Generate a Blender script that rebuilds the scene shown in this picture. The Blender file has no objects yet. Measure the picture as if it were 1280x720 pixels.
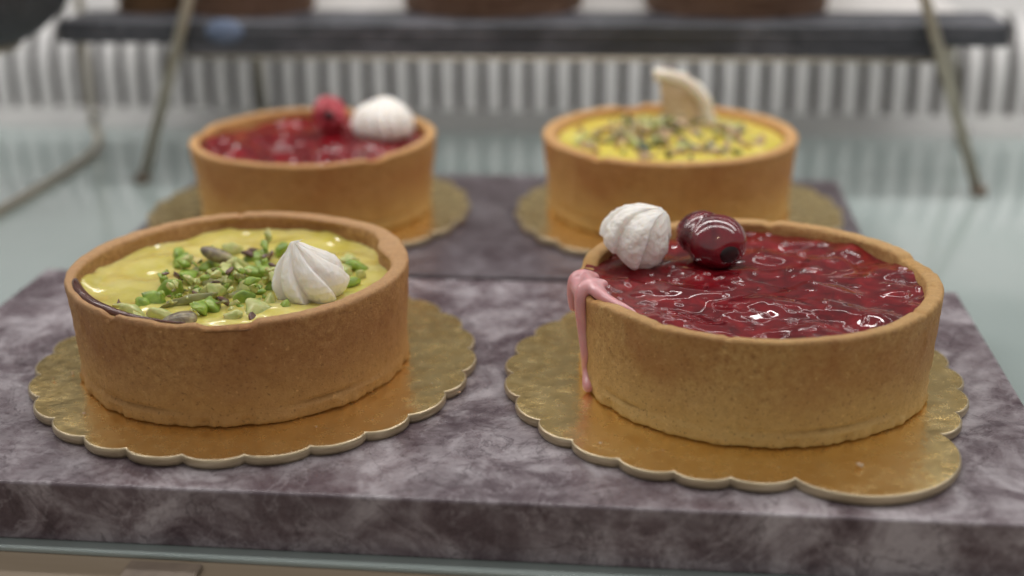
import bpy, bmesh, math, random
from mathutils import Vector, noise, Matrix, Euler
S = 0.01            # the code below thinks in centimetres, the scene is in metres
PI = math.pi
sin, cos = math.sin, math.cos
sc = bpy.context.scene
C = sc.collection
rnd = random.Random(7)

# ------------------------------------------------------------------ helpers
def build(name, V, F, mat, parent=None, loc=(0, 0, 0), rot=(0, 0, 0), smooth=True):
    me = bpy.data.meshes.new(name)
    me.from_pydata([(v[0]*S, v[1]*S, v[2]*S) for v in V], [], F)
    me.validate(); me.update()
    if smooth:
        me.polygons.foreach_set('use_smooth', [True]*len(me.polygons))
    mats = mat if isinstance(mat, (list, tuple)) else [mat]
    for m in mats: me.materials.append(m)
    o = bpy.data.objects.new(name, me); C.objects.link(o)
    o.location = Vector(loc)*S; o.rotation_euler = rot
    if parent: o.parent = parent
    return o

def tag(o, label=None, cat=None, group=None, kind=None):
    if label: o['label'] = label
    if cat: o['category'] = cat
    if group: o['group'] = group
    if kind: o['kind'] = kind
    return o

def thing(name, label, cat, loc=(0, 0, 0), rz=0, group=None):
    o = bpy.data.objects.new(name, None); C.objects.link(o)
    o.location = Vector(loc)*S; o.rotation_euler = (0, 0, rz)
    o.empty_display_size = .01
    return tag(o, label, cat, group)

def copy_thing(o, loc, rot=None, scale=None):
    c = o.copy(); C.objects.link(c); c.location = Vector(loc)*S
    if rot is not None: c.rotation_euler = rot
    if scale is not None: c.scale = scale
    return c

def fbm(x, y, z, o=4):
    return noise.fractal(Vector((x, y, z)), 0.9, 2.1, o, noise_basis='PERLIN_ORIGINAL')
def nz(x, y, z): return noise.noise(Vector((x, y, z)))
def ss(a, b, x):
    t = max(0.0, min(1.0, (x-a)/(b-a))) if b != a else float(x > a)
    return t*t*(3-2*t)

def lathe(prof, n, fn=None):
    """prof: list of (r,z); returns verts/faces of a surface of revolution, closed by poles where r==0"""
    V, F, rows = [], [], []
    for j, (r, z) in enumerate(prof):
        if r == 0:
            V.append((0, 0, z)); rows.append([len(V)-1]*n)
        else:
            row = []
            for i in range(n):
                t = 2*PI*i/n
                p = (r*cos(t), r*sin(t), z)
                if fn: p = fn(t, r, z, j)
                V.append(p); row.append(len(V)-1)
            rows.append(row)
    for a, b in zip(rows[:-1], rows[1:]):
        for i in range(n):
            k = (i+1) % n
            q = [a[i], a[k], b[k], b[i]]
            u = []
            for x in q:
                if x not in u: u.append(x)
            if len(u) > 2: F.append(u)
    return V, F

def tube(pts, rad, n=12):
    V, F = [], []
    P = [Vector(p) for p in pts]
    R = rad if isinstance(rad, (list, tuple)) else [rad]*len(P)
    up = None
    for i, p in enumerate(P):
        d = (P[min(i+1, len(P)-1)]-P[max(i-1, 0)]).normalized()
        if up is None:
            up = Vector((0, 0, 1)) if abs(d.z) < .9 else Vector((1, 0, 0))
        a = d.cross(up).normalized(); b = a.cross(d).normalized(); up = b
        for k in range(n):
            t = 2*PI*k/n
            q = p+a*(cos(t)*R[i])+b*(sin(t)*R[i]); V.append(tuple(q))
    for i in range(len(P)-1):
        for k in range(n):
            F.append((i*n+k, i*n+(k+1) % n, (i+1)*n+(k+1) % n, (i+1)*n+k))
    F.append(tuple(range(n))[::-1]); F.append(tuple((len(P)-1)*n+k for k in range(n)))
    return V, F

def spline(pts, m=8):
    P = [Vector(p) for p in pts]; out = []
    for i in range(len(P)-1):
        a = P[max(i-1, 0)]; b = P[i]; c = P[i+1]; d = P[min(i+2, len(P)-1)]
        for k in range(m):
            t = k/m
            out.append(0.5*((2*b)+(c-a)*t+(2*a-5*b+4*c-d)*t*t+(3*b-a-3*c+d)*t**3))
    out.append(P[-1]); return out

def box(x0, x1, y0, y1, z0, z1):
    V = [(x, y, z) for z in (z0, z1) for y in (y0, y1) for x in (x0, x1)]
    F = [(0, 2, 3, 1), (4, 5, 7, 6), (0, 1, 5, 4), (2, 6, 7, 3), (0, 4, 6, 2), (1, 3, 7, 5)]
    return V, F
def merge(*parts):
    V, F = [], []
    for v, f in parts:
        n = len(V); V += list(v); F += [tuple(i+n for i in q) for q in f]
    return V, F
def bevel(o, w, seg=3):
    m = o.modifiers.new('bevel', 'BEVEL'); m.width = w*S; m.segments = seg; m.limit_method = 'ANGLE'
    o.modifiers.new('wn', 'WEIGHTED_NORMAL')

# ------------------------------------------------------------------ materials
class N:
    def __init__(s, name):
        s.m = bpy.data.materials.new(name); s.m.use_nodes = True
        s.t = s.m.node_tree; s.t.nodes.clear()
        s.out = s.t.nodes.new('ShaderNodeOutputMaterial')
        s.p = s.t.nodes.new('ShaderNodeBsdfPrincipled')
        s.t.links.new(s.p.outputs[0], s.out.inputs[0])
        tc = s.t.nodes.new('ShaderNodeTexCoord')
        mp = s.t.nodes.new('ShaderNodeMapping'); mp.inputs['Scale'].default_value = (100, 100, 100)
        s.t.links.new(tc.outputs['Object'], mp.inputs[0]); s.co = mp.outputs[0]
    def set(s, **k):
        for a, v in k.items():
            s.inp(s.p, a.replace('_', ' '), v)
        return s
    def inp(s, node, key, v):
        i = node.inputs[key]
        if hasattr(v, 'links') or isinstance(v, bpy.types.NodeSocket): s.t.links.new(v, i)
        elif isinstance(v, (tuple, list)) and len(v) == 3 and i.type == 'RGBA': i.default_value = (*v, 1)
        else: i.default_value = v
    def noise(s, scale, detail=4, rough=.55, dist=0, co=None):
        n = s.t.nodes.new('ShaderNodeTexNoise')
        s.inp(n, 'Vector', co or s.co); s.inp(n, 'Scale', scale); s.inp(n, 'Detail', detail)
        s.inp(n, 'Roughness', rough); s.inp(n, 'Distortion', dist)
        return n.outputs[0]
    def voro(s, scale, feat='F1', co=None, rand=1, out='Distance'):
        n = s.t.nodes.new('ShaderNodeTexVoronoi'); n.feature = feat
        s.inp(n, 'Vector', co or s.co); s.inp(n, 'Scale', scale); s.inp(n, 'Randomness', rand)
        return n.outputs[out]
    def ramp(s, f, stops, interp='LINEAR'):
        n = s.t.nodes.new('ShaderNodeValToRGB'); s.inp(n, 'Fac', f); e = n.color_ramp.elements
        n.color_ramp.interpolation = interp
        while len(e) < len(stops): e.new(.5)
        for q, (p, c) in zip(e, stops):
            q.position = p
            q.color = (*c, 1) if isinstance(c, (tuple, list)) else (c, c, c, 1)
        return n.outputs[0]
    def mix(s, f, a, b, mode='MIX'):
        n = s.t.nodes.new('ShaderNodeMix'); n.data_type = 'RGBA'; n.blend_type = mode
        for i, v in ((0, f), (6, a), (7, b)):
            if isinstance(v, bpy.types.NodeSocket): s.t.links.new(v, n.inputs[i])
            elif isinstance(v, (tuple, list)): n.inputs[i].default_value = (*v, 1)
            else: n.inputs[i].default_value = v
        return n.outputs[2]
    def math(s, op, a, b=0.0):
        n = s.t.nodes.new('ShaderNodeMath'); n.operation = op
        s.inp(n, 0, a); s.inp(n, 1, b); return n.outputs[0]
    def sep(s):
        n = s.t.nodes.new('ShaderNodeSeparateXYZ'); s.inp(n, 0, s.co); return n.outputs
    def scaled(s, sx, sy, sz, rz=0):
        n = s.t.nodes.new('ShaderNodeMapping'); s.inp(n, 0, s.co)
        n.inputs['Scale'].default_value = (sx, sy, sz); n.inputs['Rotation'].default_value = (0, 0, rz)
        return n.outputs[0]
    def bump(s, h, strength=.3, dist=.02):
        n = s.t.nodes.new('ShaderNodeBump'); s.inp(n, 'Height', h)
        n.inputs['Strength'].default_value = strength; n.inputs['Distance'].default_value = dist*S
        if s.p.inputs['Normal'].links:
            s.t.links.new(s.p.inputs['Normal'].links[0].from_socket, n.inputs['Normal'])
        s.t.links.new(n.outputs[0], s.p.inputs['Normal'])
        return s

def crust_mat(name, dark, mid, light, low, rimc=None):
    m = N(name)
    big = m.noise(.55, 3); fine = m.noise(6, 8, .85); spk = m.noise(13, 3, .6)
    c = m.ramp(fine, [(.36, dark), (.5, mid), (.64, light)])
    c = m.mix(m.ramp(big, [(.35, 0), (.65, .55)]), c, mid)
    c = m.mix(m.ramp(m.noise(.38, 4, .6, .3), [(.46, 0), (.66, .55)]), c, (dark[0]*1.05, dark[1]*.85, dark[2]*.8))
    z = m.sep()[2]
    zz = m.math('ADD', z, m.math('MULTIPLY', big, 1.6))
    c = m.mix(m.ramp(m.math('MULTIPLY', zz, .3), [(.25, .75), (.75, 0)]), c, low)        # paler bake towards the base
    c = m.mix(m.ramp(spk, [(.60, 0), (.70, .5)]), c, tuple(v*.5 for v in dark))
    pit = m.voro(4.2, co=None)
    c = m.mix(m.ramp(pit, [(.03, .55), (.16, 0)]), c, tuple(v*.6 for v in dark))
    c = m.mix(m.ramp(m.noise(8, 2), [(.66, 0), (.74, .35)]), c, tuple(min(1, v*1.5) for v in light))
    if rimc:
        c = m.mix(m.ramp(m.math('MULTIPLY', z, .2), [(.455, 0), (.485, .65)]), c, rimc)
    m.set(Base_Color=c, Roughness=.62, Specular_IOR_Level=.35, Subsurface_Weight=.12, Subsurface_Scale=.002,
          Subsurface_Radius=(1, .5, .25))
    m.bump(m.noise(12, 6, .8), 1.0, .06); m.bump(pit, .25, .03)
    return m.m

M = {}
M['crust_tan'] = crust_mat('crust_tan', (.36, .16, .05), (.56, .32, .11), (.72, .48, .20), (.72, .50, .20), (.70, .45, .21))
M['crust_brown'] = crust_mat('crust_brown', (.27, .115, .04), (.47, .24, .085), (.64, .39, .165), (.54, .31, .115), (.65, .40, .21))
M['crust_orange'] = crust_mat('crust_orange', (.35, .155, .045), (.51, .26, .082), (.61, .35, .13), (.60, .39, .135), (.64, .39, .18))
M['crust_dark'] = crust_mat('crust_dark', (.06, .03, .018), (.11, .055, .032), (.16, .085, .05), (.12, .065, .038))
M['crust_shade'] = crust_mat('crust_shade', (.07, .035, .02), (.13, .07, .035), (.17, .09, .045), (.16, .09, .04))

def jam_mat():
    m = N('jam')
    a = m.noise(2.2, 4, .6, .8); b = m.noise(1, 3)
    c = m.ramp(a, [(.3, (.075, .004, .007)), (.52, (.18, .007, .012)), (.75, (.30, .016, .020))])
    c = m.mix(m.ramp(b, [(.45, 0), (.7, .5)]), c, (.05, .004, .007))
    sd = m.voro(5)
    c = m.mix(m.ramp(sd, [(.04, .7), (.10, 0)]), c, (.42, .09, .05))
    m.set(Base_Color=c, Roughness=.35, Specular_IOR_Level=.05, Coat_Weight=1.0, Coat_Roughness=.012, Coat_IOR=1.65,
          Subsurface_Weight=.1, Subsurface_Scale=.002, Subsurface_Radius=(1, .15, .1))
    return m.m
M['jam'] = jam_mat()
def cherry_mat():
    m = N('cherry')
    c = m.ramp(m.noise(1.1, 3, .5, .4), [(.35, (.07, .004, .010)), (.6, (.22, .008, .018)), (.8, (.34, .014, .024))])
    m.set(Base_Color=c, Roughness=.2, Coat_Weight=1.0, Coat_Roughness=.03, Subsurface_Weight=.1, Subsurface_Scale=.002)
    return m.m
M['cherry'] = cherry_mat()
m = N('cherry_pit'); m.set(Base_Color=m.ramp(m.noise(6, 3), [(.4, (.012, .004, .006)), (.7, (.035, .01, .012))]), Roughness=.35); M['pit'] = m.m
def custard(name, a, b, rough=.18):
    m = N(name)
    c = m.mix(m.ramp(m.noise(1.2, 4, .6, .3), [(.35, 0), (.65, 1)]), a, b)
    c = m.mix(m.ramp(m.noise(6, 3), [(.58, 0), (.75, .35)]), c, tuple(min(1, v*1.25) for v in b))
    m.set(Base_Color=c, Roughness=rough, Specular_IOR_Level=.5, Coat_Weight=1.0, Coat_Roughness=.04,
          Subsurface_Weight=.35, Subsurface_Scale=.003, Subsurface_Radius=(1, .8, .2))
    return m.m
M['custard'] = custard('custard', (.64, .55, .11), (.76, .67, .24), .12)
M['lemon'] = custard('lemon', (.72, .58, .07), (.80, .70, .16), .3)
def cream_mat():
    m = N('whipped_cream')
    c = m.ramp(m.noise(1.6, 4), [(.3, (.76, .73, .68)), (.7, (.85, .82, .78))])
    m.set(Base_Color=c, Roughness=.55, Subsurface_Weight=.5, Subsurface_Scale=.004, Subsurface_Radius=(1, .8, .6), Specular_IOR_Level=.3)
    m.bump(m.noise(12, 4, .7), .2, .02)
    return m.m
M['cream'] = cream_mat()
m = N('pink_glaze'); m.set(Base_Color=m.ramp(m.noise(1.5, 3), [(.3, (.62, .28, .30)), (.7, (.72, .40, .41))]), Roughness=.3, Coat_Weight=.4,
     Coat_Roughness=.08, Subsurface_Weight=.4, Subsurface_Scale=.003, Subsurface_Radius=(1, .4, .35)); M['pink'] = m.m
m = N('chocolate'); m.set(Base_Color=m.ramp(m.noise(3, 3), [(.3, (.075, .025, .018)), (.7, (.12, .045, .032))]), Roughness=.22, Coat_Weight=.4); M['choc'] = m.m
def nut(name, a, b, c3):
    m = N(name)
    c = m.ramp(m.noise(4, 4, .6, .5), [(.35, a), (.52, b), (.7, c3)])
    m.set(Base_Color=c, Roughness=.5, Subsurface_Weight=.2, Subsurface_Scale=.0015, Coat_Weight=.4, Coat_Roughness=.15)
    m.bump(m.noise(9, 4), .4, .03)
    return m.m
M['nut_green'] = nut('nut_green', (.13, .22, .02), (.28, .42, .05), (.46, .56, .14))
M['nut_pale'] = nut('nut_pale', (.34, .40, .10), (.52, .54, .20), (.66, .62, .32))
M['nut_dull'] = nut('nut_dull', (.17, .17, .06), (.27, .27, .09), (.36, .33, .13))
M['nut_purple'] = nut('nut_purple', (.07, .03, .03), (.16, .08, .07), (.30, .19, .12))
M['nut_tan'] = nut('nut_tan', (.34, .22, .12), (.50, .36, .22), (.62, .48, .33))
M['nut_dark'] = nut('nut_dark', (.03, .05, .025), (.07, .09, .035), (.15, .14, .06))
M['nut_skin'] = nut('nut_skin', (.10, .07, .05), (.24, .19, .10), (.42, .38, .18))
m = N('raspberry'); m.set(Base_Color=m.ramp(m.noise(3, 3), [(.3, (.28, .015, .03)), (.7, (.50, .05, .07))]), Roughness=.4, Subsurface_Weight=.3,
     Subsurface_Scale=.002, Coat_Weight=.2); M['rasp'] = m.m
m = N('wafer_pale'); m.set(Base_Color=m.ramp(m.noise(3, 4), [(.3, (.68, .60, .48)), (.7, (.80, .74, .64))]), Roughness=.6, Subsurface_Weight=.3, Subsurface_Scale=.002); m.bump(m.noise(8, 4), .4, .03); M['rind'] = m.m
m = N('wafer_tan'); m.set(Base_Color=m.ramp(m.noise(2.4, 5, .65, .6), [(.3, (.42, .26, .13)), (.5, (.60, .44, .27)), (.7, (.74, .62, .46))]), Roughness=.5, Coat_Weight=.3); m.bump(m.noise(6, 4), .5, .04); M['flesh'] = m.m

def gold_mat():
    m = N('gold_card')
    st = m.noise(1.6, 5, .6, 0, m.scaled(.35, 9, 3, .15)); sp = m.noise(2.2, 5, .6)
    c = m.ramp(sp, [(.3, (.88, .63, .25)), (.7, (.97, .76, .37))])
    m.set(Base_Color=c, Metallic=.94, Roughness=m.ramp(m.noise(3, 5, .7), [(.3, .19), (.7, .31)]))
    m.bump(m.noise(1.5, 3), .34, .07); m.bump(m.noise(5, 2), .13, .03)
    return m.m
M['gold'] = gold_mat()
m = N('card_edge'); z = m.noise(2, 4, .6, 0, m.scaled(1, 1, 14))
m.set(Base_Color=m.ramp(z, [(.3, (.38, .30, .18)), (.55, (.52, .43, .29)), (.8, (.60, .52, .38))]), Metallic=.6, Roughness=.36); m.bump(z, .4, .03); M['card_edge'] = m.m

def marble(name, dk, md, lt, rough=.3):
    m = N(name)
    w = m.noise(.22, 5, .6, 1.2); w2 = m.noise(.62, 8, .66, 1.0); w3 = m.noise(2.6, 6, .7, .6)
    c = m.ramp(w2, [(.36, dk), (.46, md), (.54, tuple((a+b)/2 for a, b in zip(md, lt))), (.62, lt)])
    c = m.mix(m.ramp(w, [(.36, .8), (.56, 0)]), c, dk)
    c = m.mix(m.ramp(w, [(.56, 0), (.72, .55)]), c, lt)
    c = m.mix(m.ramp(w3, [(.52, 0), (.74, .4)]), c, lt)
    c = m.mix(m.ramp(m.noise(6, 5, .7, .5), [(.5, 0), (.66, .3)]), c, tuple(v*.7 for v in dk))
    v = m.math('ABSOLUTE', m.math('SUBTRACT', m.noise(.33, 7, .62, .8), .5))
    c = m.mix(m.ramp(v, [(0, .3), (.010, 0)]), c, tuple(min(1, x*1.15) for x in lt))
    v = m.math('ABSOLUTE', m.math('SUBTRACT', m.noise(.5, 7, .62, 1.0), .47))
    c = m.mix(m.ramp(v, [(0, .6), (.014, 0)]), c, tuple(x*.6 for x in dk))
    cl = m.voro(.6, 'SMOOTH_F1', co=m.scaled(1, 1.6, 1))
    c = m.mix(m.ramp(m.math('ADD', cl, m.math('MULTIPLY', w2, .5)), [(.30, .7), (.44, 0)]), c, lt)
    m.set(Base_Color=c, Roughness=m.ramp(w3, [(.3, rough), (.7, rough+.12)]), Specular_IOR_Level=.5)
    m.bump(w3, .06, .03)
    return m.m
M['marble'] = marble('marble', (.085, .060, .071), (.180, .145, .160), (.43, .395, .42), .22)
M['marble_rear'] = marble('marble_rear', (.060, .043, .050), (.095, .075, .085), (.17, .15, .165), .25)
M['stone_dark'] = marble('stone_dark', (.028, .030, .036), (.050, .053, .062), (.10, .10, .115), .35)
m = N('speckled_stone'); m.set(Base_Color=m.ramp(m.noise(5, 4, .7), [(.35, (.02, .02, .025)), (.6, (.055, .055, .062)), (.75, (.13, .13, .14))]), Roughness=.55); m.bump(m.noise(6, 4), .3, .03); M['speckle'] = m.m

m = N('shelf_glass'); m.set(Base_Color=m.ramp(m.noise(.12, 3), [(.3, (.30, .365, .35)), (.7, (.35, .40, .39))]), Roughness=m.ramp(m.noise(.8, 4), [(.3, .07), (.7, .13)]),
     Specular_IOR_Level=.75, Coat_Weight=.25, Coat_Roughness=.05); M['glass'] = m.m
m = N('glass_edge'); m.set(Base_Color=(.10, .16, .15), Roughness=.2); M['glass_edge'] = m.m
m = N('white_enamel'); m.set(Base_Color=m.ramp(m.noise(.3, 3), [(.3, (.48, .475, .47)), (.7, (.55, .545, .54))]), Roughness=.4); M['enamel'] = m.m
m = N('grey_sill'); m.set(Base_Color=m.ramp(m.noise(.4, 3), [(.3, (.27, .27, .265)), (.7, (.32, .32, .31))]), Roughness=.4, Metallic=.1); M['sill'] = m.m
m = N('duct_dark'); m.set(Base_Color=m.ramp(m.noise(.5, 3), [(.3, (.12, .11, .105)), (.7, (.16, .15, .145))]), Roughness=.6); M['duct'] = m.m
m = N('back_wall'); m.set(Base_Color=m.ramp(m.noise(.15, 3), [(.3, (.40, .395, .385)), (.7, (.46, .455, .445))]), Roughness=.5); M['wall'] = m.m
m = N('brass_rod'); m.set(Base_Color=m.ramp(m.noise(1, 3), [(.3, (.36, .32, .25)), (.7, (.46, .41, .33))]), Metallic=.6, Roughness=.38); M['brass'] = m.m
m = N('steel'); m.set(Base_Color=m.ramp(m.noise(2, 3), [(.3, (.45, .44, .42)), (.7, (.6, .58, .55))]), Metallic=.9, Roughness=.25); M['steel'] = m.m
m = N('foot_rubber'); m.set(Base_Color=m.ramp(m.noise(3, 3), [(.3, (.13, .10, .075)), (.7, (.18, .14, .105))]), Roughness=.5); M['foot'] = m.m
m = N('tan_laminate'); st = m.noise(.5, 5, .6, .2, m.scaled(.3, 2.5, 1)); m.set(Base_Color=m.ramp(st, [(.3, (.20, .155, .105)), (.7, (.24, .19, .135))]), Roughness=.5); M['tan'] = m.m
m = N('plain_blue'); m.set(Base_Color=m.ramp(m.noise(1.5, 3), [(.3, (.09, .125, .20)), (.7, (.15, .19, .28))]), Roughness=.5); M['blue'] = m.m
m = N('white_stone'); m.set(Base_Color=m.ramp(m.noise(.6, 5, .6, .6), [(.3, (.50, .48, .46)), (.7, (.60, .58, .56))]), Roughness=.35); M['white_stone'] = m.m

# ------------------------------------------------------------------ tart pieces
def smin_rim(d, w):  # not used for shading, only shape
    return max(0, 1-abs(d)/w)

def crust_mesh(R, h, wall, fill, seed, rbase=.975, chip=None, thick=None, groove=1.0, NT=420):
    """closed pastry shell: outside wall, rounded rim, inside wall, floor"""
    out = []
    n1 = 34
    for i in range(n1+1):
        z = (h-.16)*i/n1
        r = R*(rbase+(1-rbase)*(z/h))
        out.append(('o', r, z))
    rim = []
    for i in range(1, 12):
        a = PI*i/12
        rim.append(('r', R-wall/2+wall/2*math.copysign(abs(cos(a))**.6, cos(a)), h-.16+.16*sin(a)**.55))
    inn = []
    n2 = 12
    for i in range(n2+1):
        z = h-.16-(h-.16-fill+.25)*i/n2
        inn.append(('i', R-wall-.05*i/n2, z))
    prof = [('b', 0, .0), ('b', R*rbase-.25, .0)]+out+rim+inn+[('f', 0, fill-.25)]
    kinds = [p[0] for p in prof]
    def fn(t, r, z, j):
        k = kinds[j]; c, s = cos(t), sin(t)
        rr = r
        lo = fbm(c*1.3+seed, s*1.3, z*.4, 3)
        hi = fbm(c*R*2.2+seed, s*R*2.2, z*2.2, 4)
        if k in 'or':
            rr += .045*lo+.024*hi
            up = z/h
            if k == 'o':
                g = .075*math.exp(-((z-.33-.04*sin(3*t+seed))/.035)**2)*groove*ss(-.3, .15, nz(c*1.7+seed*2, s*1.7, .3))
                rr -= g
                vv = noise.voronoi(Vector((c*R*2.6+seed, s*R*2.6, z*2.6)))[0][0]
                rr -= .030*ss(.30, .10, vv)*ss(-.2, .3, nz(c*R*.8, s*R*.8, z*.8+seed))
                if z < .3: rr += .02*groove
                if z < .14: rr += .07*nz(c*9+seed, s*9, 1)+.05*nz(c*25, s*25, seed)
        if k == 'i':
            rr += -.05*lo+.05*nz(c*3, s*3, z*2+seed)+.02*hi
        zz = z
        if k == 'o': zz += ss(h*.5, h, z)*(.05*nz(c*1.1+seed, s*1.1, 5)+.012*nz(c*8, s*8, seed))
        if k in 'ri':
            zz += .05*nz(c*1.1+seed, s*1.1, 5)+.014*nz(c*8, s*8, seed)
            zz -= .10*ss(.32, .62, nz(c*R*1.4+seed, s*R*1.4, 7))
            if k == 'r': zz += .012*fbm(c*R*3, s*R*3, seed, 3)
        if thick and k in 'ri':
            w = thick(t)
            f = (R-r)/wall
            rr -= w*min(1, max(0, f))
        if chip:
            d = chip(t)
            if z > h-.9 and k in 'ori':
                zz -= d*ss(h-.9, h, z)*(1+.5*nz(c*R*4, s*R*4, seed))
                rr -= d*.25*ss(h-.5, h, z)*(1 if k != 'i' else 0)*nz(c*R*5, s*R*5, 3)
        return (rr*c, rr*s, zz)
    return lathe([(p[1], p[2]) for p in prof], NT, fn)

def disc_surface(R, height, NR=110, NT=360):
    """height field on a disc; height(x,y,r)"""
    V, F = [(0, 0, height(0, 0, 0))], []
    for j in range(1, NR+1):
        r = R*(j/NR)**.85
        for i in range(NT):
            t = 2*PI*i/NT; x, y = r*cos(t), r*sin(t)
            V.append((x, y, height(x, y, r)))
    for i in range(NT):
        F.append((0, 1+i, 1+(i+1) % NT))
    for j in range(NR-1):
        a = 1+j*NT; b = a+NT
        for i in range(NT):
            k = (i+1) % NT
            F.append((a+i, b+i, b+k, a+k))
    return V, F

def jam_height(R, base, seed, n=46, extra=(), amp=1.0):
    """gel poured over fruit: flat-topped islands whose edges carry a small raised lip"""
    def H(x, y, r):
        wx = x+.12*nz(x*1.3, y*1.3, seed); wy = y+.12*nz(x*1.3, y*1.3, seed+9)
        m = ss(-.15, .2, nz(x*.6, y*.6, seed+70)+.06)     # some stretches stay calm
        m = max(m, ss(R-1.0, R-.3, r))
        h = amp*.19*nz(wx*.95, wy*1.0, seed+1)
        h += amp*.046*nz(wx*2.1, wy*2.3, seed+30)*(.2+.8*m)
        c = nz(wx*3.6, wy*3.8, seed+50)
        h += amp*.045*ss(.28, .55, c)*(.3+.7*m)
        edge = ss(R-.35, R, r)
        return base-.020*y+h*(1-.5*edge)+.06*edge
    return H

def scallop_board(name, lab, loc, cusp0, nlobe, tab, seed, R=5.06):
    """gold card: lobed outline; tab=(a0,a1,height) one wide lobe"""
    root = thing(name, lab, 'cake board', loc, 0, 'gold scalloped cake boards under the tarts')
    a = []
    if tab:
        a0, a1, th = tab; n = nlobe
        span = 360-(a1-a0); cus = [a1+span*i/n for i in range(n+1)]
    else:
        cus = [cusp0+360*i/nlobe for i in range(nlobe+1)]
    q = random.Random(seed)
    cus = [c+(q.uniform(-.8, .8) if 0 < i < len(cus)-1 else 0) for i, c in enumerate(cus)]
    out = []
    segs = list(zip(cus[:-1], cus[1:]))
    for (c0, c1) in segs:
        for i in range(14):
            u = i/14; th_ = math.radians(c0+(c1-c0)*u)
            bul = .21*math.pow(max(0, 1-(2*u-1)**2), .75)
            out.append((th_, R+bul))
    if tab:
        for i in range(50):
            u = i/50; th_ = math.radians(tab[0]+(tab[1]-tab[0])*u)
            out.append((th_, R+tab[2]*math.pow(max(0, 1-(2*u-1)**2), .75)))
    n = len(out)
    # rings: top centre .. near edge (embossed dip) .. lip .. side .. bottom
    rings = [(0.0, 0.0, 0), (.35, 0, 0), (.6, 0, 0), (.8, 0, 0), (.92, 0, 0)]
    V = [(0, 0, 0)]; F = []
    rows = []
    prof = [(-4.4, 0), (-3, 0), (-2, 0), (-1.2, 0), (-.7, 0), (-.38, 0), (-.22, -.002), (-.12, .004), (-.045, .002), (-.008, -.010), (0, -.03), (.004, -.11), (-.012, -.17), (-.05, -.232)]
    for (dr, z) in prof:
        row = []
        for (t, r) in out:
            rr = r+dr if dr > -1 else (R+dr)
            wv = .03*nz(cos(t)*2+seed, sin(t)*2, 0)+.0
            rr = max(rr, .3)
            V.append((rr*cos(t), rr*sin(t), z+wv*ss(2, R, rr)+.012*nz(rr*cos(t)*.8, rr*sin(t)*.8, seed)))
            row.append(len(V)-1)
        rows.append(row)
    for i in range(n): F.append((0, rows[0][i], rows[0][(i+1) % n]))
    cut = 8   # the foil wraps over the lip
    for j in range(cut):
        for i in range(n):
            k = (i+1) % n; F.append((rows[j][i], rows[j+1][i], rows[j+1][k], rows[j][k]))
    Ft = F
    topV = V[:1+n*(cut+1)]
    build('foil_top', topV, Ft, M['gold'], root, (0, 0, .0))
    off = 1+n*cut
    V2 = V[off:]; F2 = []
    for j in range(len(prof)-1-cut):
        for i in range(n):
            k = (i+1) % n; F2.append((j*n+i, (j+1)*n+i, (j+1)*n+k, j*n+k))
    V2.append((0, 0, -.232)); c = len(V2)-1; j = len(prof)-1-cut
    for i in range(n): F2.append((c, j*n+(i+1) % n, j*n+i))
    build('card_edge', V2, F2, M['card_edge'], root)
    return root

ONION = [(0, .74), (.08, .88), (.18, .97), (.30, 1.0), (.42, .95), (.54, .84), (.66, .67), (.78, .46), (.88, .27), (.95, .14), (1, .05)]
LUMP = [(0, .84), (.1, .94), (.25, 1.0), (.45, .97), (.6, .88), (.75, .70), (.86, .50), (.94, .32), (1, .16)]
def dollop(R, H, n, twist, seed, tipx=0, tipy=0, prof_t=ONION, amp=.16, rough=.012, NT=260, NZ=70, petal=.92):
    prof = [(0, 0)]
    for j in range(NZ+1):
        u = j/NZ
        for (a, ra), (b, rb) in zip(prof_t[:-1], prof_t[1:]):
            if a <= u <= b: r = ra+(rb-ra)*(u-a)/(b-a); break
        prof.append((R*r, H*u))
    prof.append((0, H*1.015))
    def fn(t, r, z, j):
        u = z/H
        f = (n*(t+twist*u+.10*nz(u*2, seed, 0))/(2*PI)) % 1.0
        # each petal swells, ends in a thin crest and drops into a groove
        m = ss(0, petal, f)*(.75+.25*ss(petal-.25, petal, f)) if f < petal else 1-ss(petal, 1, f)
        lb = abs(sin(PI*f))
        q = .65*m+.35*lb
        rr = r*(1+amp*(q-.75)*2*(1-.35*u))
        c, s = cos(t), sin(t)
        rr += rough*fbm(c*4+seed, s*4, z*5, 4)*1.6*(r > .05)+.04*R*nz(c*1.2+seed, s*1.2, z)
        return (rr*c+tipx*u*u*u, rr*s+tipy*u*u*u, z)
    return lathe(prof, NT, fn)

def hull_chunk(seed, sx, sy, sz, npt=13, cut=True):
    q = random.Random(seed); bm = bmesh.new()
    for _ in range(npt):
        v = Vector((q.gauss(0, 1), q.gauss(0, 1), q.gauss(0, 1))).normalized()
        bm.verts.new((v.x*sx, v.y*sy, v.z*sz))
    r = bmesh.ops.convex_hull(bm, input=bm.verts)
    bmesh.ops.delete(bm, geom=[g for g in r['geom_interior'] if isinstance(g, bmesh.types.BMVert)], context='VERTS')
    bmesh.ops.subdivide_edges(bm, edges=list(bm.edges), cuts=3, use_grid_fill=True)
    bmesh.ops.triangulate(bm, faces=list(bm.faces))
    for _ in range(1): bmesh.ops.smooth_vert(bm, verts=list(bm.verts), factor=.5, use_axis_x=True, use_axis_y=True, use_axis_z=True)
    for v in bm.verts:
        k = 1+.14*nz(v.co.x*9+seed, v.co.y*9, v.co.z*9)+.10*nz(v.co.x*20+seed, v.co.y*20, v.co.z*20)
        v.co *= k
    bmesh.ops.recalc_face_normals(bm, faces=bm.faces)
    V = [tuple(v.co) for v in bm.verts]; bm.verts.ensure_lookup_table(); bm.verts.index_update()
    F = [tuple(v.index for v in f.verts) for f in bm.faces]
    bm.free(); return V, F

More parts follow.
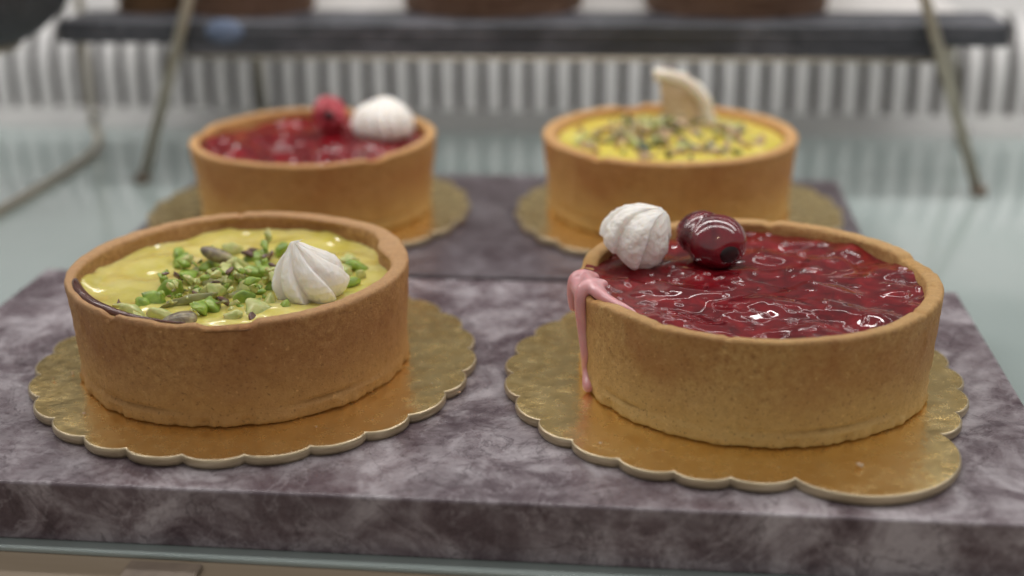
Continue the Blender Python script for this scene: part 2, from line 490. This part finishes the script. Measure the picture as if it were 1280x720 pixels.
def blob_radial(rf, NT=72, NZ=48):
    V, F = [], []
    for j in range(NZ+1):
        p = PI*j/NZ
        for i in range(NT):
            t = 2*PI*i/NT
            d = Vector((sin(p)*cos(t), sin(p)*sin(t), -cos(p)))
            q = rf(d); V.append(tuple(q))
    for j in range(NZ):
        for i in range(NT):
            k = (i+1) % NT; F.append((j*NT+i, j*NT+k, (j+1)*NT+k, (j+1)*NT+i))
    return V, F

# ------------------------------------------------------------------ setting: glass shelf, slabs, back
YAW = math.radians(-6.3)
# glass shelf, built in a frame turned like the slabs, origin on the world z axis
def turned(pts, a=YAW):
    return [(x*cos(a)-y*sin(a), x*sin(a)+y*cos(a), z) for x, y, z in pts]
g = thing('glass_shelf', 'wide pale green glass shelf that carries the two marble slabs', 'shelf', (0, 21.62, -1.6), math.radians(-6.8))
V, F = box(-60, 60, -.0, 35.8, -.10, 0)
o = build('glass_pane', V, F, M['glass'], g, smooth=False); bevel(o, .02, 2)
V, F = box(-60, 60, -.03, -.004, -.09, -.02)
build('front_edge', V, F, M['glass'], g, smooth=False)
ct = thing('front_ledge', 'tan laminate ledge below the front edge of the glass shelf', 'ledge', (0, 21.5, -1.705), math.radians(-6.8))
V, F = box(-60, 60, -14, 2.6, -1.2, 0)
o = build('ledge_top', V, F, M['tan'], ct, smooth=False); bevel(o, .1)
o = build('dark_patch', *box(-.75, .75, -.5, .2, 0.0, .12), M['foot'], None, (-6.95, 22.0, -1.705), (0, 0, math.radians(-6.8)), False); bevel(o, .05)  # low box added as a darker patch on the ledge
tag(o, 'small low dark patch on the tan ledge under the glass edge', 'pad')

def slab(name, lab, mat, cx, cy, x0, x1, d, z0=-1.6, z1=-.25, bv=.07, seed=0):
    o = build(name, *box(x0, x1, -d/2, d/2, z0, z1), mat, None, (cx, cy, 0), (0, 0, YAW), False)
    bevel(o, bv, 3); tag(o, lab, 'marble slab', 'marble slabs lying on the glass shelf'); return o
# front slab: rear edge line through (-13.2,35.68)-(11.73,32.82); depth 12.5
s1 = slab('marble_slab', 'mottled mauve grey marble slab nearest the front, under the two large tarts', M['marble'], 0.0-.66, 28.25, -13.75, 12.2, 12.32)
s2 = slab('marble_slab', 'darker marble slab butted behind the front one, under the two blurred tarts', M['marble_rear'], 1.0, 39.9, -12.9, 10.0, 10.6, seed=3)

# rear vent panel
BY = math.radians(-5.7)
vp = thing('vent_panel', 'white slotted air vent panel running along the back of the glass shelf', 'vent', (0, 57.3, -1.6), BY)
prof = [(0.9, .75), (.9, 1.4), (.9, 2.1), (.95, 2.7), (1.08, 3.25), (1.32, 3.75), (1.68, 4.2), (2.15, 4.6), (2.75, 4.9)]
def strip(x0, x1, prof, th=.22):
    """bar with rounded outer corners following a y,z profile"""
    V, F = [], []
    sec = [(x0, th), (x0, .05), (x0+.06, 0), (x1-.06, 0), (x1, .05), (x1, th)]
    for i, (y, z) in enumerate(prof):
        a = prof[max(0, i-1)]; b = prof[min(len(prof)-1, i+1)]
        ty, tz = b[0]-a[0], b[1]-a[1]; l = math.hypot(ty, tz); ny, nz_ = tz/l, -ty/l   # towards the back
        for x, d in sec: V.append((x, y+ny*d, z+nz_*d))
    n = len(sec)
    for i in range(len(prof)-1):
        for k in range(n-1): F.append((i*n+k, i*n+k+1, (i+1)*n+k+1, (i+1)*n+k))
    return V, F
bars = [strip(-34+i*1.06, -34+i*1.06+.66, prof) for i in range(66)]
build('slat_row', *merge(*bars), M['enamel'], vp)
build('upper_panel', *strip(-45, 45, [(2.75, 4.9), (3.6, 5.2), (5, 5.4), (9, 5.6), (9.4, 5.75), (9.5, 6.2), (9.5, 11)], .2), M['wall'], vp)
build('sill', *strip(-45, 45, [(-.1, 0.0), (.02, .05), (.80, .60), (.9, .75)], .2), M['sill'], vp, smooth=False)
build('duct', *strip(-45, 45, [(1.3, .5), (1.7, 1.5), (1.75, 3.0), (2.3, 3.9), (3.2, 4.6)], .1), M['duct'], vp, smooth=False)

# ------------------------------------------------------------------ rear display stand (wire frame and dark stone shelf)
st = thing('display_stand', 'dark stone shelf on splayed brass wire legs behind the tarts', 'display stand', (1.45, 48.15, -1.6), BY)
# local coordinates: x along the shelf, y away from camera, z from the glass
o = build('stone_shelf', *box(-18.9, 16.6, .15, 3.2, 5.46, 6.3), M['stone_dark'], st, smooth=False); bevel(o, .12)
o = build('under_bar', *box(-13.9, 14.2, .05, 1.2, 5.0, 5.44), M['stone_dark'], st, smooth=False); bevel(o, .04)
build('under_rod', *tube([(-13.9, .0, 5.0), (14.2, .0, 5.0)], .07), M['brass'], st)
for sx in (-1, 1):
    leg = build('leg', *tube([(sx*16.1, -.1, 0.05), (sx*13.3, -.25, 7.6), (sx*12.4, -.3, 10.5)], .21, 14), M['brass'], st)
    f = build('foot', *tube([(sx*16.13, -.1, .0), (sx*16.08, -.1, .35)], .30, 16), M['foot'], leg)
for sx, x0, x1 in ((-1, -13.2, -12.6), (1, 17.1, 15.8)):
    leg = build('leg', *tube([(x0, 7.6, .05), (x1, 5.2, 4.6), (x1-sx*.1, 3.0, 5.7)], .16, 12), M['brass'], st)
    V, F = lathe([(.0, 0), (.34, 0), (.36, .06), (.34, .12), (.16, .14), (0, .14)], 24)
    build('foot', V, F, M['steel'], leg, (x0, 7.4, .5), (math.radians(75), 0, 0))
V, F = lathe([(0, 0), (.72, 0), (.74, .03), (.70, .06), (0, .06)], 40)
o = build('blue_patch', V, F, M['blue'], st, (-12.3, .13, 5.95), (PI/2, 0, 0)); o.scale = (1, .62, 1)  # flat disc added as a blurred blue patch on the shelf front
ws = build('serving_board', *box(-18.2, 15.6, 3.35, 12.5, 5.4, 6.28), M['white_stone'], None, (1.45, 48.15, -1.6), (0, 0, BY), False); bevel(ws, .12)
tag(ws, 'pale stone board lying behind the dark shelf edge under the blurred pies', 'board')
# two cross bars of the stand carry the board
build('cross_bar', *box(-13.5, -12.7, 1.0, 12, 5.05, 5.38), M['brass'], st, smooth=False)
build('cross_bar', *box(14.0, 14.8, 1.0, 12, 5.05, 5.38), M['brass'], st, smooth=False)

def shell(name, lab, cat, loc, R, h, crust, top, seed, rbase=.9):
    t = thing(name, lab, cat, loc, 0, 'pies on the upper shelf')
    V, F = crust_mesh(R, h, .4, h-.35, seed, rbase, NT=160)
    build('crust', V, F, M[crust], t)
    build('filling', *disc_surface(R-.36, jam_height(R-.3, h-.3, seed, 12), 24, 90), M[top], t)
    return t
zt = 4.69
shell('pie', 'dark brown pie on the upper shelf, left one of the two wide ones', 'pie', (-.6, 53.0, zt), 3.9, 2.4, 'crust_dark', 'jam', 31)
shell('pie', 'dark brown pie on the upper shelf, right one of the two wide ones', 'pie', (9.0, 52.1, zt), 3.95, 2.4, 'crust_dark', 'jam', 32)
shell('pie', 'dark pie with blackish crust on the upper shelf behind the blue patch', 'pie', (-10.3, 53.0, zt), 2.7, 2.2, 'crust_dark', 'jam', 33)
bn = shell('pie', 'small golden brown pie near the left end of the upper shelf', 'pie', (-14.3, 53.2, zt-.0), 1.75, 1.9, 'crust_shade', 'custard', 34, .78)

# left wire stand with stone bowl
ws2 = thing('wire_stand', 'thin brass wire stand with a bent foot on the glass at far left', 'stand', (-20, 48, -1.6))
L = lambda P: [(x+20, y-48, z+1.6) for x, y, z in P]
foot = spline(L([(-19.9, 39, -1.45), (-18.75, 45.7, -1.45), (-17.95, 51.4, -1.45), (-17.75, 54.2, -1.35), (-17.9, 55.2, -.9), (-18.1, 55.3, 0.2), (-17.9, 54.9, 8), (-18.2, 54, 12)]), 10)
build('wire_frame', *tube(foot, .17, 12), M['brass'], ws2)
V, F = blob_radial(lambda d: d*.26, 20, 14)
build('joint', V, F, M['steel'], ws2, (2.2, 7.2, 1.6))
ring = [(-19.55+1.7*cos(t)+20, 47.0+1.7*sin(t)-48, 4.38+1.6) for t in [2*PI*i/48 for i in range(49)]]
build('top_ring', *tube(ring, .17, 10), M['brass'], ws2)
build('wire_frame', *tube(spline(L([(-22.9, 39, -1.45), (-23.9, 47, -1.45), (-23.8, 54, -1.35), (-23.6, 55.2, -.6), (-21.4, 48.0, 4.3), (-21.1, 47.2, 4.36)]), 8), .17, 10), M['brass'], ws2)
bw = lathe([(0, 0), (2.1, 0), (2.6, .25), (3.5, 1.0), (4.1, 2.1), (4.35, 3.3), (4.4, 4.4), (4.2, 4.5), (4.05, 4.3), (3.9, 3.0), (3.1, 1.3), (0, .6)], 72)
o = build('stone_bowl', *bw, M['speckle'], None, (-19.55, 47.0, 4.55)); tag(o, 'dark speckled stone bowl at the top left corner', 'bowl')

# ------------------------------------------------------------------ front right tart
FR = (5.52, 27.54, .02)
fr = thing('tart', 'large red berry tart at front right, pink glaze dripping down its side', 'tart', FR, 0, 'tarts on the marble slabs')
def bump_at(c, w, h):
    c = math.radians(c)
    def f(t):
        d = (t-c+PI) % (2*PI)-PI
        return h*math.exp(-(d/math.radians(w))**2)
    return f
chipA, chipB = bump_at(176, 13, .20), bump_at(197, 9, .16)
thinF = bump_at(265, 52, -.17)
V, F = crust_mesh(4.05, 2.40, .40, 2.1, 4.0, .972, chip=lambda t: chipA(t)+chipB(t), thick=thinF)
build('crust', V, F, M['crust_tan'], fr)
ex = [(-1.1, -1.55, .85, .34, .15, .15), (.75, -2.35, .9, .28, -.05, .13), (1.9, -1.2, .55, .3, .5, .13), (-.3, -2.9, .6, .2, .1, .12),
      (-2.3, -.9, .3, .2, .7, .12), (.2, -.6, .5, .18, .3, .10), (2.7, .4, .5, .2, 1.0, .11), (-1.7, -2.35, .35, .2, .5, .13)]
build('jam_filling', *disc_surface(3.92, jam_height(3.86, 2.16, 11, 60, ex, 1.0), 230, 800), M['jam'], fr)
# pink glaze
Vs, Fs = [], []
def add_ball(p, r):
    n = len(Vs); v, f = blob_radial(lambda d: d*r, 14, 10)
    for q in v: Vs.append((q[0]+p[0], q[1]+p[1], q[2]+p[2]))
    for q in f: Fs.append(tuple(i+n for i in q))
def pol(t, r, z): t = math.radians(t); return (r*cos(t), r*sin(t), z)
def chain(P, R, m=9):
    Q = spline(P, m); n = len(Q)
    for i, p in enumerate(Q):
        u = i/(n-1)*(len(R)-1); k = min(int(u), len(R)-2); add_ball(p, R[k]+(R[k+1]-R[k])*(u-k))
chain([pol(190, 3.55, 2.36), pol(191, 3.85, 2.42), pol(192, 4.06, 2.32), pol(192.5, 4.11, 2.0), pol(192.2, 4.04, 1.4), pol(193.2, 4.00, .8), pol(192, 3.96, .42), pol(196.5, 4.00, .12)],
      [.13, .15, .16, .15, .14, .12, .10, .15], 14)
chain([pol(180, 3.65, 2.30), pol(181, 3.92, 2.38), pol(181, 4.10, 2.28), pol(181.5, 4.16, 1.95), pol(182, 4.15, 1.62)], [.13, .16, .16, .13, .09], 12)
chain([pol(178, 3.7, 2.27), pol(184, 3.83, 2.38), pol(190, 3.86, 2.40), pol(197, 3.80, 2.35), pol(204, 3.70, 2.30), pol(210, 3.62, 2.28), pol(215, 3.55, 2.25)], [.12, .15, .16, .15, .12, .10, .05], 10)
chain([pol(183, 4.06, 2.22), pol(188, 4.08, 2.24), pol(192, 4.06, 2.2)], [.17, .16, .15], 6)
chain([pol(185, 4.07, 2.02), pol(190, 4.07, 2.0)], [.10, .11], 6)
chain([pol(182, 3.72, 2.32), pol(190, 3.70, 2.34), pol(198, 3.66, 2.30)], [.12, .14, .10], 8)
gl = build('pink_glaze', Vs, Fs, M['pink'], fr)
r = gl.modifiers.new('r', 'REMESH'); r.mode = 'VOXEL'; r.voxel_size = .028*S; r.use_smooth_shade = True
r = gl.modifiers.new('s', 'SMOOTH'); r.factor = .6; r.iterations = 26

# cherry with crease and hollow
pit = Vector((.42, -.88, -.16)).normalized()
def sph(d, c, r):
    b = d.dot(c); q = b*b-(c.dot(c)-r*r)
    return b+math.sqrt(q) if q > 0 else 0.0
def rch(d):
    r1 = sph(d, Vector((.08, -.09, -.02)), .73); r2 = sph(d, Vector((-.21, .20, .10)), .62)
    k = .035; h = max(0, k-abs(r1-r2))/k
    r = max(r1, r2)+h*h*k*.25
    a = math.acos(max(-1, min(1, d.dot(pit))))
    r -= .13*math.exp(-(a/.33)**2)
    r += .03*nz(d.x*1.3, d.y*1.3, d.z*1.3)
    return Vector((d.x*r, d.y*r, d.z*r*.88))
ch = thing('cherry', 'glossy dark red candied cherry on the front right tart beside the cream', 'cherry', (4.74, 29.0, 2.70))
build('fruit', *blob_radial(rch, 110, 80), M['cherry'], ch)
build('stem_hollow', *blob_radial(lambda d: Vector((d.x*.27, d.y*.07, d.z*.23)), 24, 16), M['pit'], ch, tuple(pit*.735), (0, 0, math.radians(26)))

# cream on the front right tart: piped on its side, tip up to the right
V, F = dollop(.84, 1.38, 6, .9, 5, .10, 0, LUMP, .17, .022)
cr = build('whipped_cream', V, F, M['cream'], None, (2.62, 28.95, 2.45), (math.radians(10), math.radians(38), math.radians(8)))
tag(cr, 'rough white whipped cream dollop beside the dark cherry on front right tart', 'whipped cream', 'whipped cream dollops on the tarts')

# ------------------------------------------------------------------ front left tart
FL = (-6.36, 28.69, .02)
fl = thing('tart', 'pistachio custard tart at front left with chopped green nuts on top', 'tart', FL, 0, 'tarts on the marble slabs')
thinL = bump_at(232, 50, -.22)
ta, tb, tcn = bump_at(15, 13, .30), bump_at(150, 26, .10), bump_at(62, 24, .10)
V, F = crust_mesh(3.95, 2.42, .36, 2.0, 9.0, .965, thick=lambda t: ta(t)+tb(t)+tcn(t)+thinL(t), groove=1.0)
build('crust', V, F, M['crust_brown'], fl)
def cust_h(base, R, s, a=1.0):
    def H(x, y, r):
        return base+a*(.12*nz(x*.6, y*.75, s)+.050*nz(x*1.3, y*1.7, s+4))+(.13+.10*nz(x*1.3, y*1.3, s+7)+.06*nz(x*3.5, y*3.5, s+8))*ss(R-.45, R, r)
    return H
HL = cust_h(1.96, 3.7, 3, 1.0)
build('custard_filling', *disc_surface(3.80, HL, 90, 320), M['custard'], fl)
# chocolate lining peeking along the front left inner rim
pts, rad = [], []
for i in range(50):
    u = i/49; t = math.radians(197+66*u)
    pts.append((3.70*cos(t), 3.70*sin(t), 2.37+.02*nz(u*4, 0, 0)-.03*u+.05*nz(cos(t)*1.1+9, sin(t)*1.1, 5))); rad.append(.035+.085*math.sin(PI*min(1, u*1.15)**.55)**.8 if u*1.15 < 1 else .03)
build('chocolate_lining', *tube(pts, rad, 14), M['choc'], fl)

V, F = dollop(.88, 1.42, 7, .8, 2, -.22, .03, ONION, .19, .016)
cr = build('whipped_cream', V, F, M['cream'], None, (-4.55, 27.65, 1.93), (math.radians(6), math.radians(-6), .35))
tag(cr, 'smooth white whipped cream dollop with pointed tip on the pistachio tart', 'whipped cream', 'whipped cream dollops on the tarts')

# nuts: hand placed ones and fill around them
protos = {}
def proto(kind, k):
    if (kind, k) not in protos:
        q = random.Random(hash((len(kind), k)) % 1000+k)
        sx, sy, sz = {'nut_green': (1, .8, .62), 'nut_pale': (1, .85, .7), 'nut_dull': (1.2, .6, .5), 'nut_purple': (1, .6, .4),
                      'nut_tan': (1, .7, .6), 'nut_dark': (1, .8, .6), 'nut_skin': (1, .5, .5)}[kind]
        V, F = hull_chunk(17*k+len(kind), .2*sx, .2*sy, .2*sz)
        nm = {'nut_purple': 'nut_skin'}.get(kind, 'nut_piece')
        o = build(nm, V, F, M[kind]); protos[(kind, k)] = [o, False]
    p = protos[(kind, k)]
    if not p[1]:
        p[1] = True; return p[0]
    c = p[0].copy(); C.objects.link(c); return c
def place(kind, x, y, z, s, lab, cat, group, tilt=.8):
    o = proto(kind, rnd.randrange(4))
    o.location = Vector((x, y, z))*S
    o.rotation_euler = (rnd.uniform(-tilt, tilt), rnd.uniform(-tilt, tilt), rnd.uniform(0, 6.28))
    o.scale = (s*rnd.uniform(.7, 1.35), s*rnd.uniform(.6, 1.1), s*rnd.uniform(.6, 1.0))
    tag(o, lab, cat, group); return o
green = [(-7.96, 29.75, 1.5), (-7.54, 28.49, 1.0), (-7.84, 27.82, 1.25), (-8.06, 27.22, 1.25), (-6.7, 26.68, 1.25), (-5.98, 27.14, 1.25), (-5.95, 29.38, 1.3), (-5.74, 30.43, 1.3), (-6.84, 26.44, 1.0), (-8.16, 29.93, 1.0), (-5.95, 28.82, 1.2), (-8.27, 26.93, 1.0), (-6.37, 28.56, 1.0), (-3.85, 28.2, 1.0), (-5.01, 26.71, .8), (-6.31, 30.09, 1.2), (-3.7, 29.3, .9), (-5.55, 28.0, 1.0), (-7.3, 29.5, 1.1)]
pale = [(-6.48, 29.12, 1.7), (-7.67, 26.24, 1.3), (-8.35, 26.5, 1.1), (-6.88, 27.58, 1.0), (-6.06, 26.18, .9), (-7.21, 27.69, 1.0), (-6.65, 28.09, 1.1), (-5.63, 26.54, 1.1), (-5.38, 26.9, 1.1), (-7.33, 30.25, 1.0), (-4.06, 28.86, 1.2), (-8.06, 26.1, .8), (-7.36, 28.43, .8), (-6.67, 27.47, .9), (-3.95, 29.7, 1.1), (-8.75, 26.9, .7), (-6.1, 27.9, 1.0), (-7.0, 30.7, .9), (-3.6, 28.7, .8)]
dull = [(-7.28, 27.19, 1.6), (-7.06, 28.42, 1.0), (-7.66, 26.9, .9), (-5.6, 29.0, 1.0), (-6.3, 27.6, .9), (-7.6, 29.1, .9)]
purple = [(-7.77, 28.45, .8), (-6.85, 27.99, .8), (-6.45, 29.98, 1.1), (-8.83, 27.14, .6), (-5.6, 26.16, .8), (-8.02, 26.44, .6), (-6.56, 28.19, .7), (-6.3, 30.46, .9), (-6.0, 29.9, .9), (-7.1, 27.3, .6), (-5.9, 28.2, .7)]
G1 = 'chopped nuts on the pistachio tart'
placed = []
def zon(x, y, s):
    base = 2.00
    n = sum(1 for (a, b, q) in placed if (a-x)**2+(b-y)**2 < (.22*(s+q)*.62)**2)
    placed.append((x, y, s)); return base+min(n, 3)*.13+.04*s
for L_, kd, lab in ((dull, 'nut_dull', 'olive brown chopped nut piece on the pistachio tart'),
                    (pale, 'nut_pale', 'pale yellow green chopped nut piece on the pistachio tart'),
                    (green, 'nut_green', 'bright green chopped pistachio piece on the pistachio tart'),
                    (purple, 'nut_purple', 'brownish purple flake of nut skin on the pistachio tart')):
    for x, y, s in L_:
        place(kd, x, y, zon(x, y, s)-.03, s*1.7, lab, 'nut piece', G1)
for i in range(105):
    a = rnd.uniform(0, 6.28); r = 1.35*math.sqrt(rnd.random()); x = -6.75+r*cos(a)*1.05; y = 28.3+r*sin(a)*1.35; s = rnd.uniform(.3, 1.15)
    kd = rnd.choice(['nut_green', 'nut_green', 'nut_pale', 'nut_pale', 'nut_pale', 'nut_purple', 'nut_dull'])
    lab = {'nut_green': 'bright green chopped pistachio piece on the pistachio tart', 'nut_pale': 'pale yellow green chopped nut piece on the pistachio tart',
           'nut_purple': 'brownish purple flake of nut skin on the pistachio tart', 'nut_dull': 'olive brown chopped nut piece on the pistachio tart'}[kd]
    place(kd, x, y, zon(x, y, s), s, lab, 'nut piece', G1)
# special nuts
V, F = blob_radial(lambda d: Vector((d.x*.46, d.y*.19, d.z*.17+.03*d.x*d.x)), 32, 20)
o = build('pistachio', V, F, M['nut_skin'], None, (-7.05, 29.35, 2.34), (0, .22, -.35)); tag(o, 'whole pistachio with dark skin lying at the back of the green nuts', 'pistachio')
def halfnut(d):
    z = d.z*.17
    if z < 0: z *= .2
    return Vector((d.x*.40*(1-.25*d.x), d.y*.24, z))
o = build('pistachio', *blob_radial(halfnut, 36, 24), M['nut_skin'], None, (-7.05, 25.78, 2.12), (.35, -.1, .1)); tag(o, 'brown pistachio half at the front rim of the pistachio tart', 'pistachio')
V, F = hull_chunk(77, .13, .12, .27, 14)
o = build('nut_piece', V, F, M['nut_pale'], None, (-6.05, 30.5, 2.40), (.1, .1, .4)); tag(o, 'pale yellow nut shard standing upright at the back of the green nuts', 'nut piece')

# ------------------------------------------------------------------ back left tart
BL = (-6.35, 40.95, .02)
bl = thing('tart', 'blurred red jam tart at back left with berry and ribbed cream', 'tart', BL, 0, 'tarts on the marble slabs')
V, F = crust_mesh(3.94, 2.42, .30, 2.05, 15.0, .93, NT=300)
build('crust', V, F, M['crust_orange'], bl)
build('jam_filling', *disc_surface(3.7, jam_height(3.7, 2.08, 21, 40, (), 1.3), 90, 300), M['jam'], bl)
def rr(d):
    p = Vector((d.x*.56, d.y*.56, d.z*.62))
    k = noise.voronoi(d*2.6)[0]
    return p*(1.12-.30*k[0])
rs = thing('raspberry', 'small dusty red raspberry beside the ribbed cream on the back left tart', 'berry', (-5.98, 42.4, 2.72))
build('fruit', *blob_radial(rr, 90, 60), M['rasp'], rs)
build('hollow', *blob_radial(lambda d: Vector((d.x*.18, d.y*.08, d.z*.18)), 24, 16), M['pit'], rs, (.05, -.52, .08))
V, F = dollop(1.06, 1.24, 15, .35, 8, .1, 0, LUMP, .14, .01, NT=320)
cr = build('whipped_cream', V, F, M['cream'], None, (-4.25, 42.05, 2.12), (0, .1, 0))
tag(cr, 'round ribbed white cream rosette next to the raspberry on the back left tart', 'whipped cream', 'whipped cream dollops on the tarts')

# ------------------------------------------------------------------ back right tart
BR = (5.13, 40.69, .02)
br = thing('tart', 'blurred lemon yellow tart at back right covered in nut crumbs', 'tart', BR, 0, 'tarts on the marble slabs')
V, F = crust_mesh(4.05, 2.42, .42, 2.1, 22.0, .955, NT=300)
build('crust', V, F, M['crust_orange'], br)
def HBR(x, y, r): return 2.16+.20*(1-ss(.5, 3.6, r))+.04*nz(x*1.5, y*1.5, 8)
build('lemon_filling', *disc_surface(3.70, HBR, 50, 200), M['lemon'], br)
G2 = 'nut crumbs on the lemon tart'
for i in range(210):
    a = rnd.uniform(0, 6.28); r = 3.05*rnd.random()**.72; x = -.1+r*cos(a); y = -.1+r*sin(a)*.85
    s = rnd.uniform(.7, 1.6)
    kd = rnd.choice(['nut_tan', 'nut_tan', 'nut_tan', 'nut_dull', 'nut_pale', 'nut_dark', 'nut_skin'])
    lab = {'nut_tan': 'beige chopped nut crumb on the lemon tart', 'nut_dull': 'olive chopped nut crumb on the lemon tart', 'nut_pale': 'pale green chopped nut crumb on the lemon tart',
           'nut_dark': 'dark green chopped nut crumb on the lemon tart', 'nut_skin': 'brown skinned nut crumb on the lemon tart'}[kd]
    place(kd, BR[0]+x, BR[1]+y, HBR(x, y, math.hypot(x, y))+.08+.5*max(0, 1-r/2.1)*rnd.random(), s, lab, 'nut crumb', G2)
# pale wafer wedge
wf = thing('wafer_wedge', 'pale curved wafer wedge standing upright in the lemon tart', 'wafer', (5.30, 42.1, 2.55))
def wedge(r0, r1, th, a0, a1, n=36, bend=.25):
    V, F = [], []
    for i in range(n+1):
        a = math.radians(a0+(a1-a0)*i/n); u = i/n
        for j in range(7):
            r = r0+(r1-r0)*j/6
            for s_ in (-1, 1):
                e = th*(.55+.45*sin(PI*min(1, max(0, j/6))))
                w_ = 1+.10*nz(3*u+r0, r*1.2, 2)*(r > .3)+.05*nz(9*u, r*3, 5); x = r*cos(a)*w_; z = r*sin(a)*w_
                V.append((x, s_*e+bend*(x*x)*.35+.03*nz(x*3, z*3, 1), z))
    def I(i, j, s_): return (i*7+j)*2+s_
    for i in range(n):
        for j in range(6):
            F.append((I(i, j, 0), I(i+1, j, 0), I(i+1, j+1, 0), I(i, j+1, 0))); F.append((I(i, j, 1), I(i, j+1, 1), I(i+1, j+1, 1), I(i+1, j, 1)))
        F.append((I(i, 6, 0), I(i+1, 6, 0), I(i+1, 6, 1), I(i, 6, 1))); F.append((I(i, 0, 0), I(i, 0, 1), I(i+1, 0, 1), I(i+1, 0, 0)))
    for i in (0, n):
        for j in range(6): F.append((I(i, j, 0), I(i, j+1, 0), I(i, j+1, 1), I(i, j, 1)))
    return V, F
build('wafer_face', *wedge(.02, 1.30, .12, -8, 98), M['flesh'], wf, (-.2, 0, 0), (0, 0, -.35))
build('wafer_rim', *wedge(1.26, 1.62, .19, -12, 104), M['rind'], wf, (-.2, 0, 0), (0, 0, -.35))

# ------------------------------------------------------------------ gold boards
scallop_board('cake_board', 'gold scalloped board with a wide tab under the front right berry tart', (5.04, 27.44, -.012), 0, 23, (-84.7, -39.8, 1.22), 3)
scallop_board('cake_board', 'gold scalloped board under the front left pistachio tart', (-6.13, 28.69, -.012), 3.5, 25, None, 5)
scallop_board('cake_board', 'blurred gold scalloped board under the back left jam tart', (-6.6, 41.0, -.012), 8, 25, None, 6)
scallop_board('cake_board', 'blurred gold scalloped board under the back right lemon tart', (5.39, 40.2, -.012), 2, 25, None, 8)
# crumbs
def crumb(x, y, z, s, lab, m='nut_tan', k=3):
    o = build('crumb', *hull_chunk(k*7, .1*s, .09*s, .07*s, 10), M[m], None, (x, y, z)); tag(o, lab, 'crumb'); return o
crumb(6.85, 22.75, .05, 1.0, 'tiny pale crumb on the tab of the front right gold board')
for i, (bx, by, k) in enumerate([(5.04, 27.44, 5), (-6.13, 28.69, 6)]):
    for j in range(k):
        a = rnd.uniform(3.3, 6.1); r = rnd.uniform(4.25, 4.9)
        o = crumb(bx+r*cos(a), by+r*sin(a), .03, rnd.uniform(.25, .5), ['tiny pastry crumb on the gold board of the front right tart', 'tiny pastry crumb on the gold board of the front left tart'][i], k=j+9)
        o['group'] = ['crumbs on the front right board', 'crumbs on the front left board'][i]
crumb(-1.2, 26.4, .04, .5, 'tiny crumb on the right side of the front left gold board', k=5)

# ------------------------------------------------------------------ light
W = bpy.data.worlds.new('World'); sc.world = W; W.use_nodes = True
nt = W.node_tree; bg = nt.nodes['Background']
tc = nt.nodes.new('ShaderNodeTexCoord'); sp = nt.nodes.new('ShaderNodeSeparateXYZ'); rp = nt.nodes.new('ShaderNodeValToRGB')
nt.links.new(tc.outputs['Generated'], sp.inputs[0])
# the room in front of the counter is brighter than the inside of the case behind
ma = nt.nodes.new('ShaderNodeMath'); ma.operation = 'MULTIPLY_ADD'; ma.inputs[1].default_value = -.5; ma.inputs[2].default_value = .5
nt.links.new(sp.outputs[1], ma.inputs[0]); nt.links.new(ma.outputs[0], rp.inputs[0])
e = rp.color_ramp.elements
e[0].position = .12; e[0].color = (.125, .118, .110, 1); e[1].position = .85; e[1].color = (.48, .46, .445, 1)
e2 = e.new(.5); e2.color = (.26, .26, .262, 1)
nt.links.new(rp.outputs[0], bg.inputs[0]); bg.inputs[1].default_value = 1.0
def area(name, loc, rot, sx, sy, power, col=(1, 1, 1)):
    l = bpy.data.lights.new(name, 'AREA'); l.shape = 'RECTANGLE'; l.size = sx*S; l.size_y = sy*S; l.energy = power; l.color = col
    o = bpy.data.objects.new(name, l); C.objects.link(o); o.location = Vector(loc)*S; o.rotation_euler = rot; return o
def aim(o, tgt):
    o.rotation_euler = (Vector(tgt)*S-o.location).to_track_quat('-Z', 'Y').to_euler()
a = area('strip_lamp', (0, 30, 46), (0, 0, BY), 130, 1.9, 1.9, (1, .97, .94))
a = area('back_strip_lamp', (0, 52, 42), (0, 0, BY), 130, 2.2, 2.5, (1, .97, .95))
a = area('shelf_fill', (2, 46, 16), (0, 0, BY), 90, .6, .35, (1, .98, .96)); aim(a, (2, 52, 0))  # added fill without a fitting: brightens the slats, gives the jam more highlights
a = area('under_shelf_fill', (1.4, 49.9, 3.25), (0, 0, BY), 27, .8, .085, (1, .98, .96)); aim(a, (1.9, 58, -.2));  # unseen fill added to brighten the vent slats below the shelf
a = area('spot_lamp', (8, -70, 90), (0, 0, 0), 3, 3, .35, (1, .75, .5)); aim(a, (0, 30, 0))

# ------------------------------------------------------------------ camera
cam = bpy.data.cameras.new('Camera'); co = bpy.data.objects.new('Camera', cam); C.objects.link(co); sc.camera = co
cam.sensor_width = 36; cam.lens = 36*1620.51/1280
cam.clip_start = .01; cam.clip_end = 20
co.location = (0, 0, 12.5093*S)
pitch, roll = .36149, -.012984
co.rotation_euler = (Matrix.Rotation(PI/2-pitch, 3, 'X') @ Matrix.Rotation(roll, 3, 'Z')).to_euler()
cam.dof.use_dof = True; cam.dof.focus_distance = 28.2*S
cam.dof.aperture_fstop = (cam.lens/1000)/(.68*S)
cam.dof.aperture_blades = 0
# ------------------------------------------------------------------ render settings
sc.render.engine = 'CYCLES'
sc.cycles.use_denoising = True
sc.cycles.max_bounces = 8
sc.view_settings.view_transform = 'Standard'; sc.view_settings.look = 'None'
sc.view_settings.exposure = -0.14; sc.view_settings.gamma = 1
sc.view_settings.use_curve_mapping = False
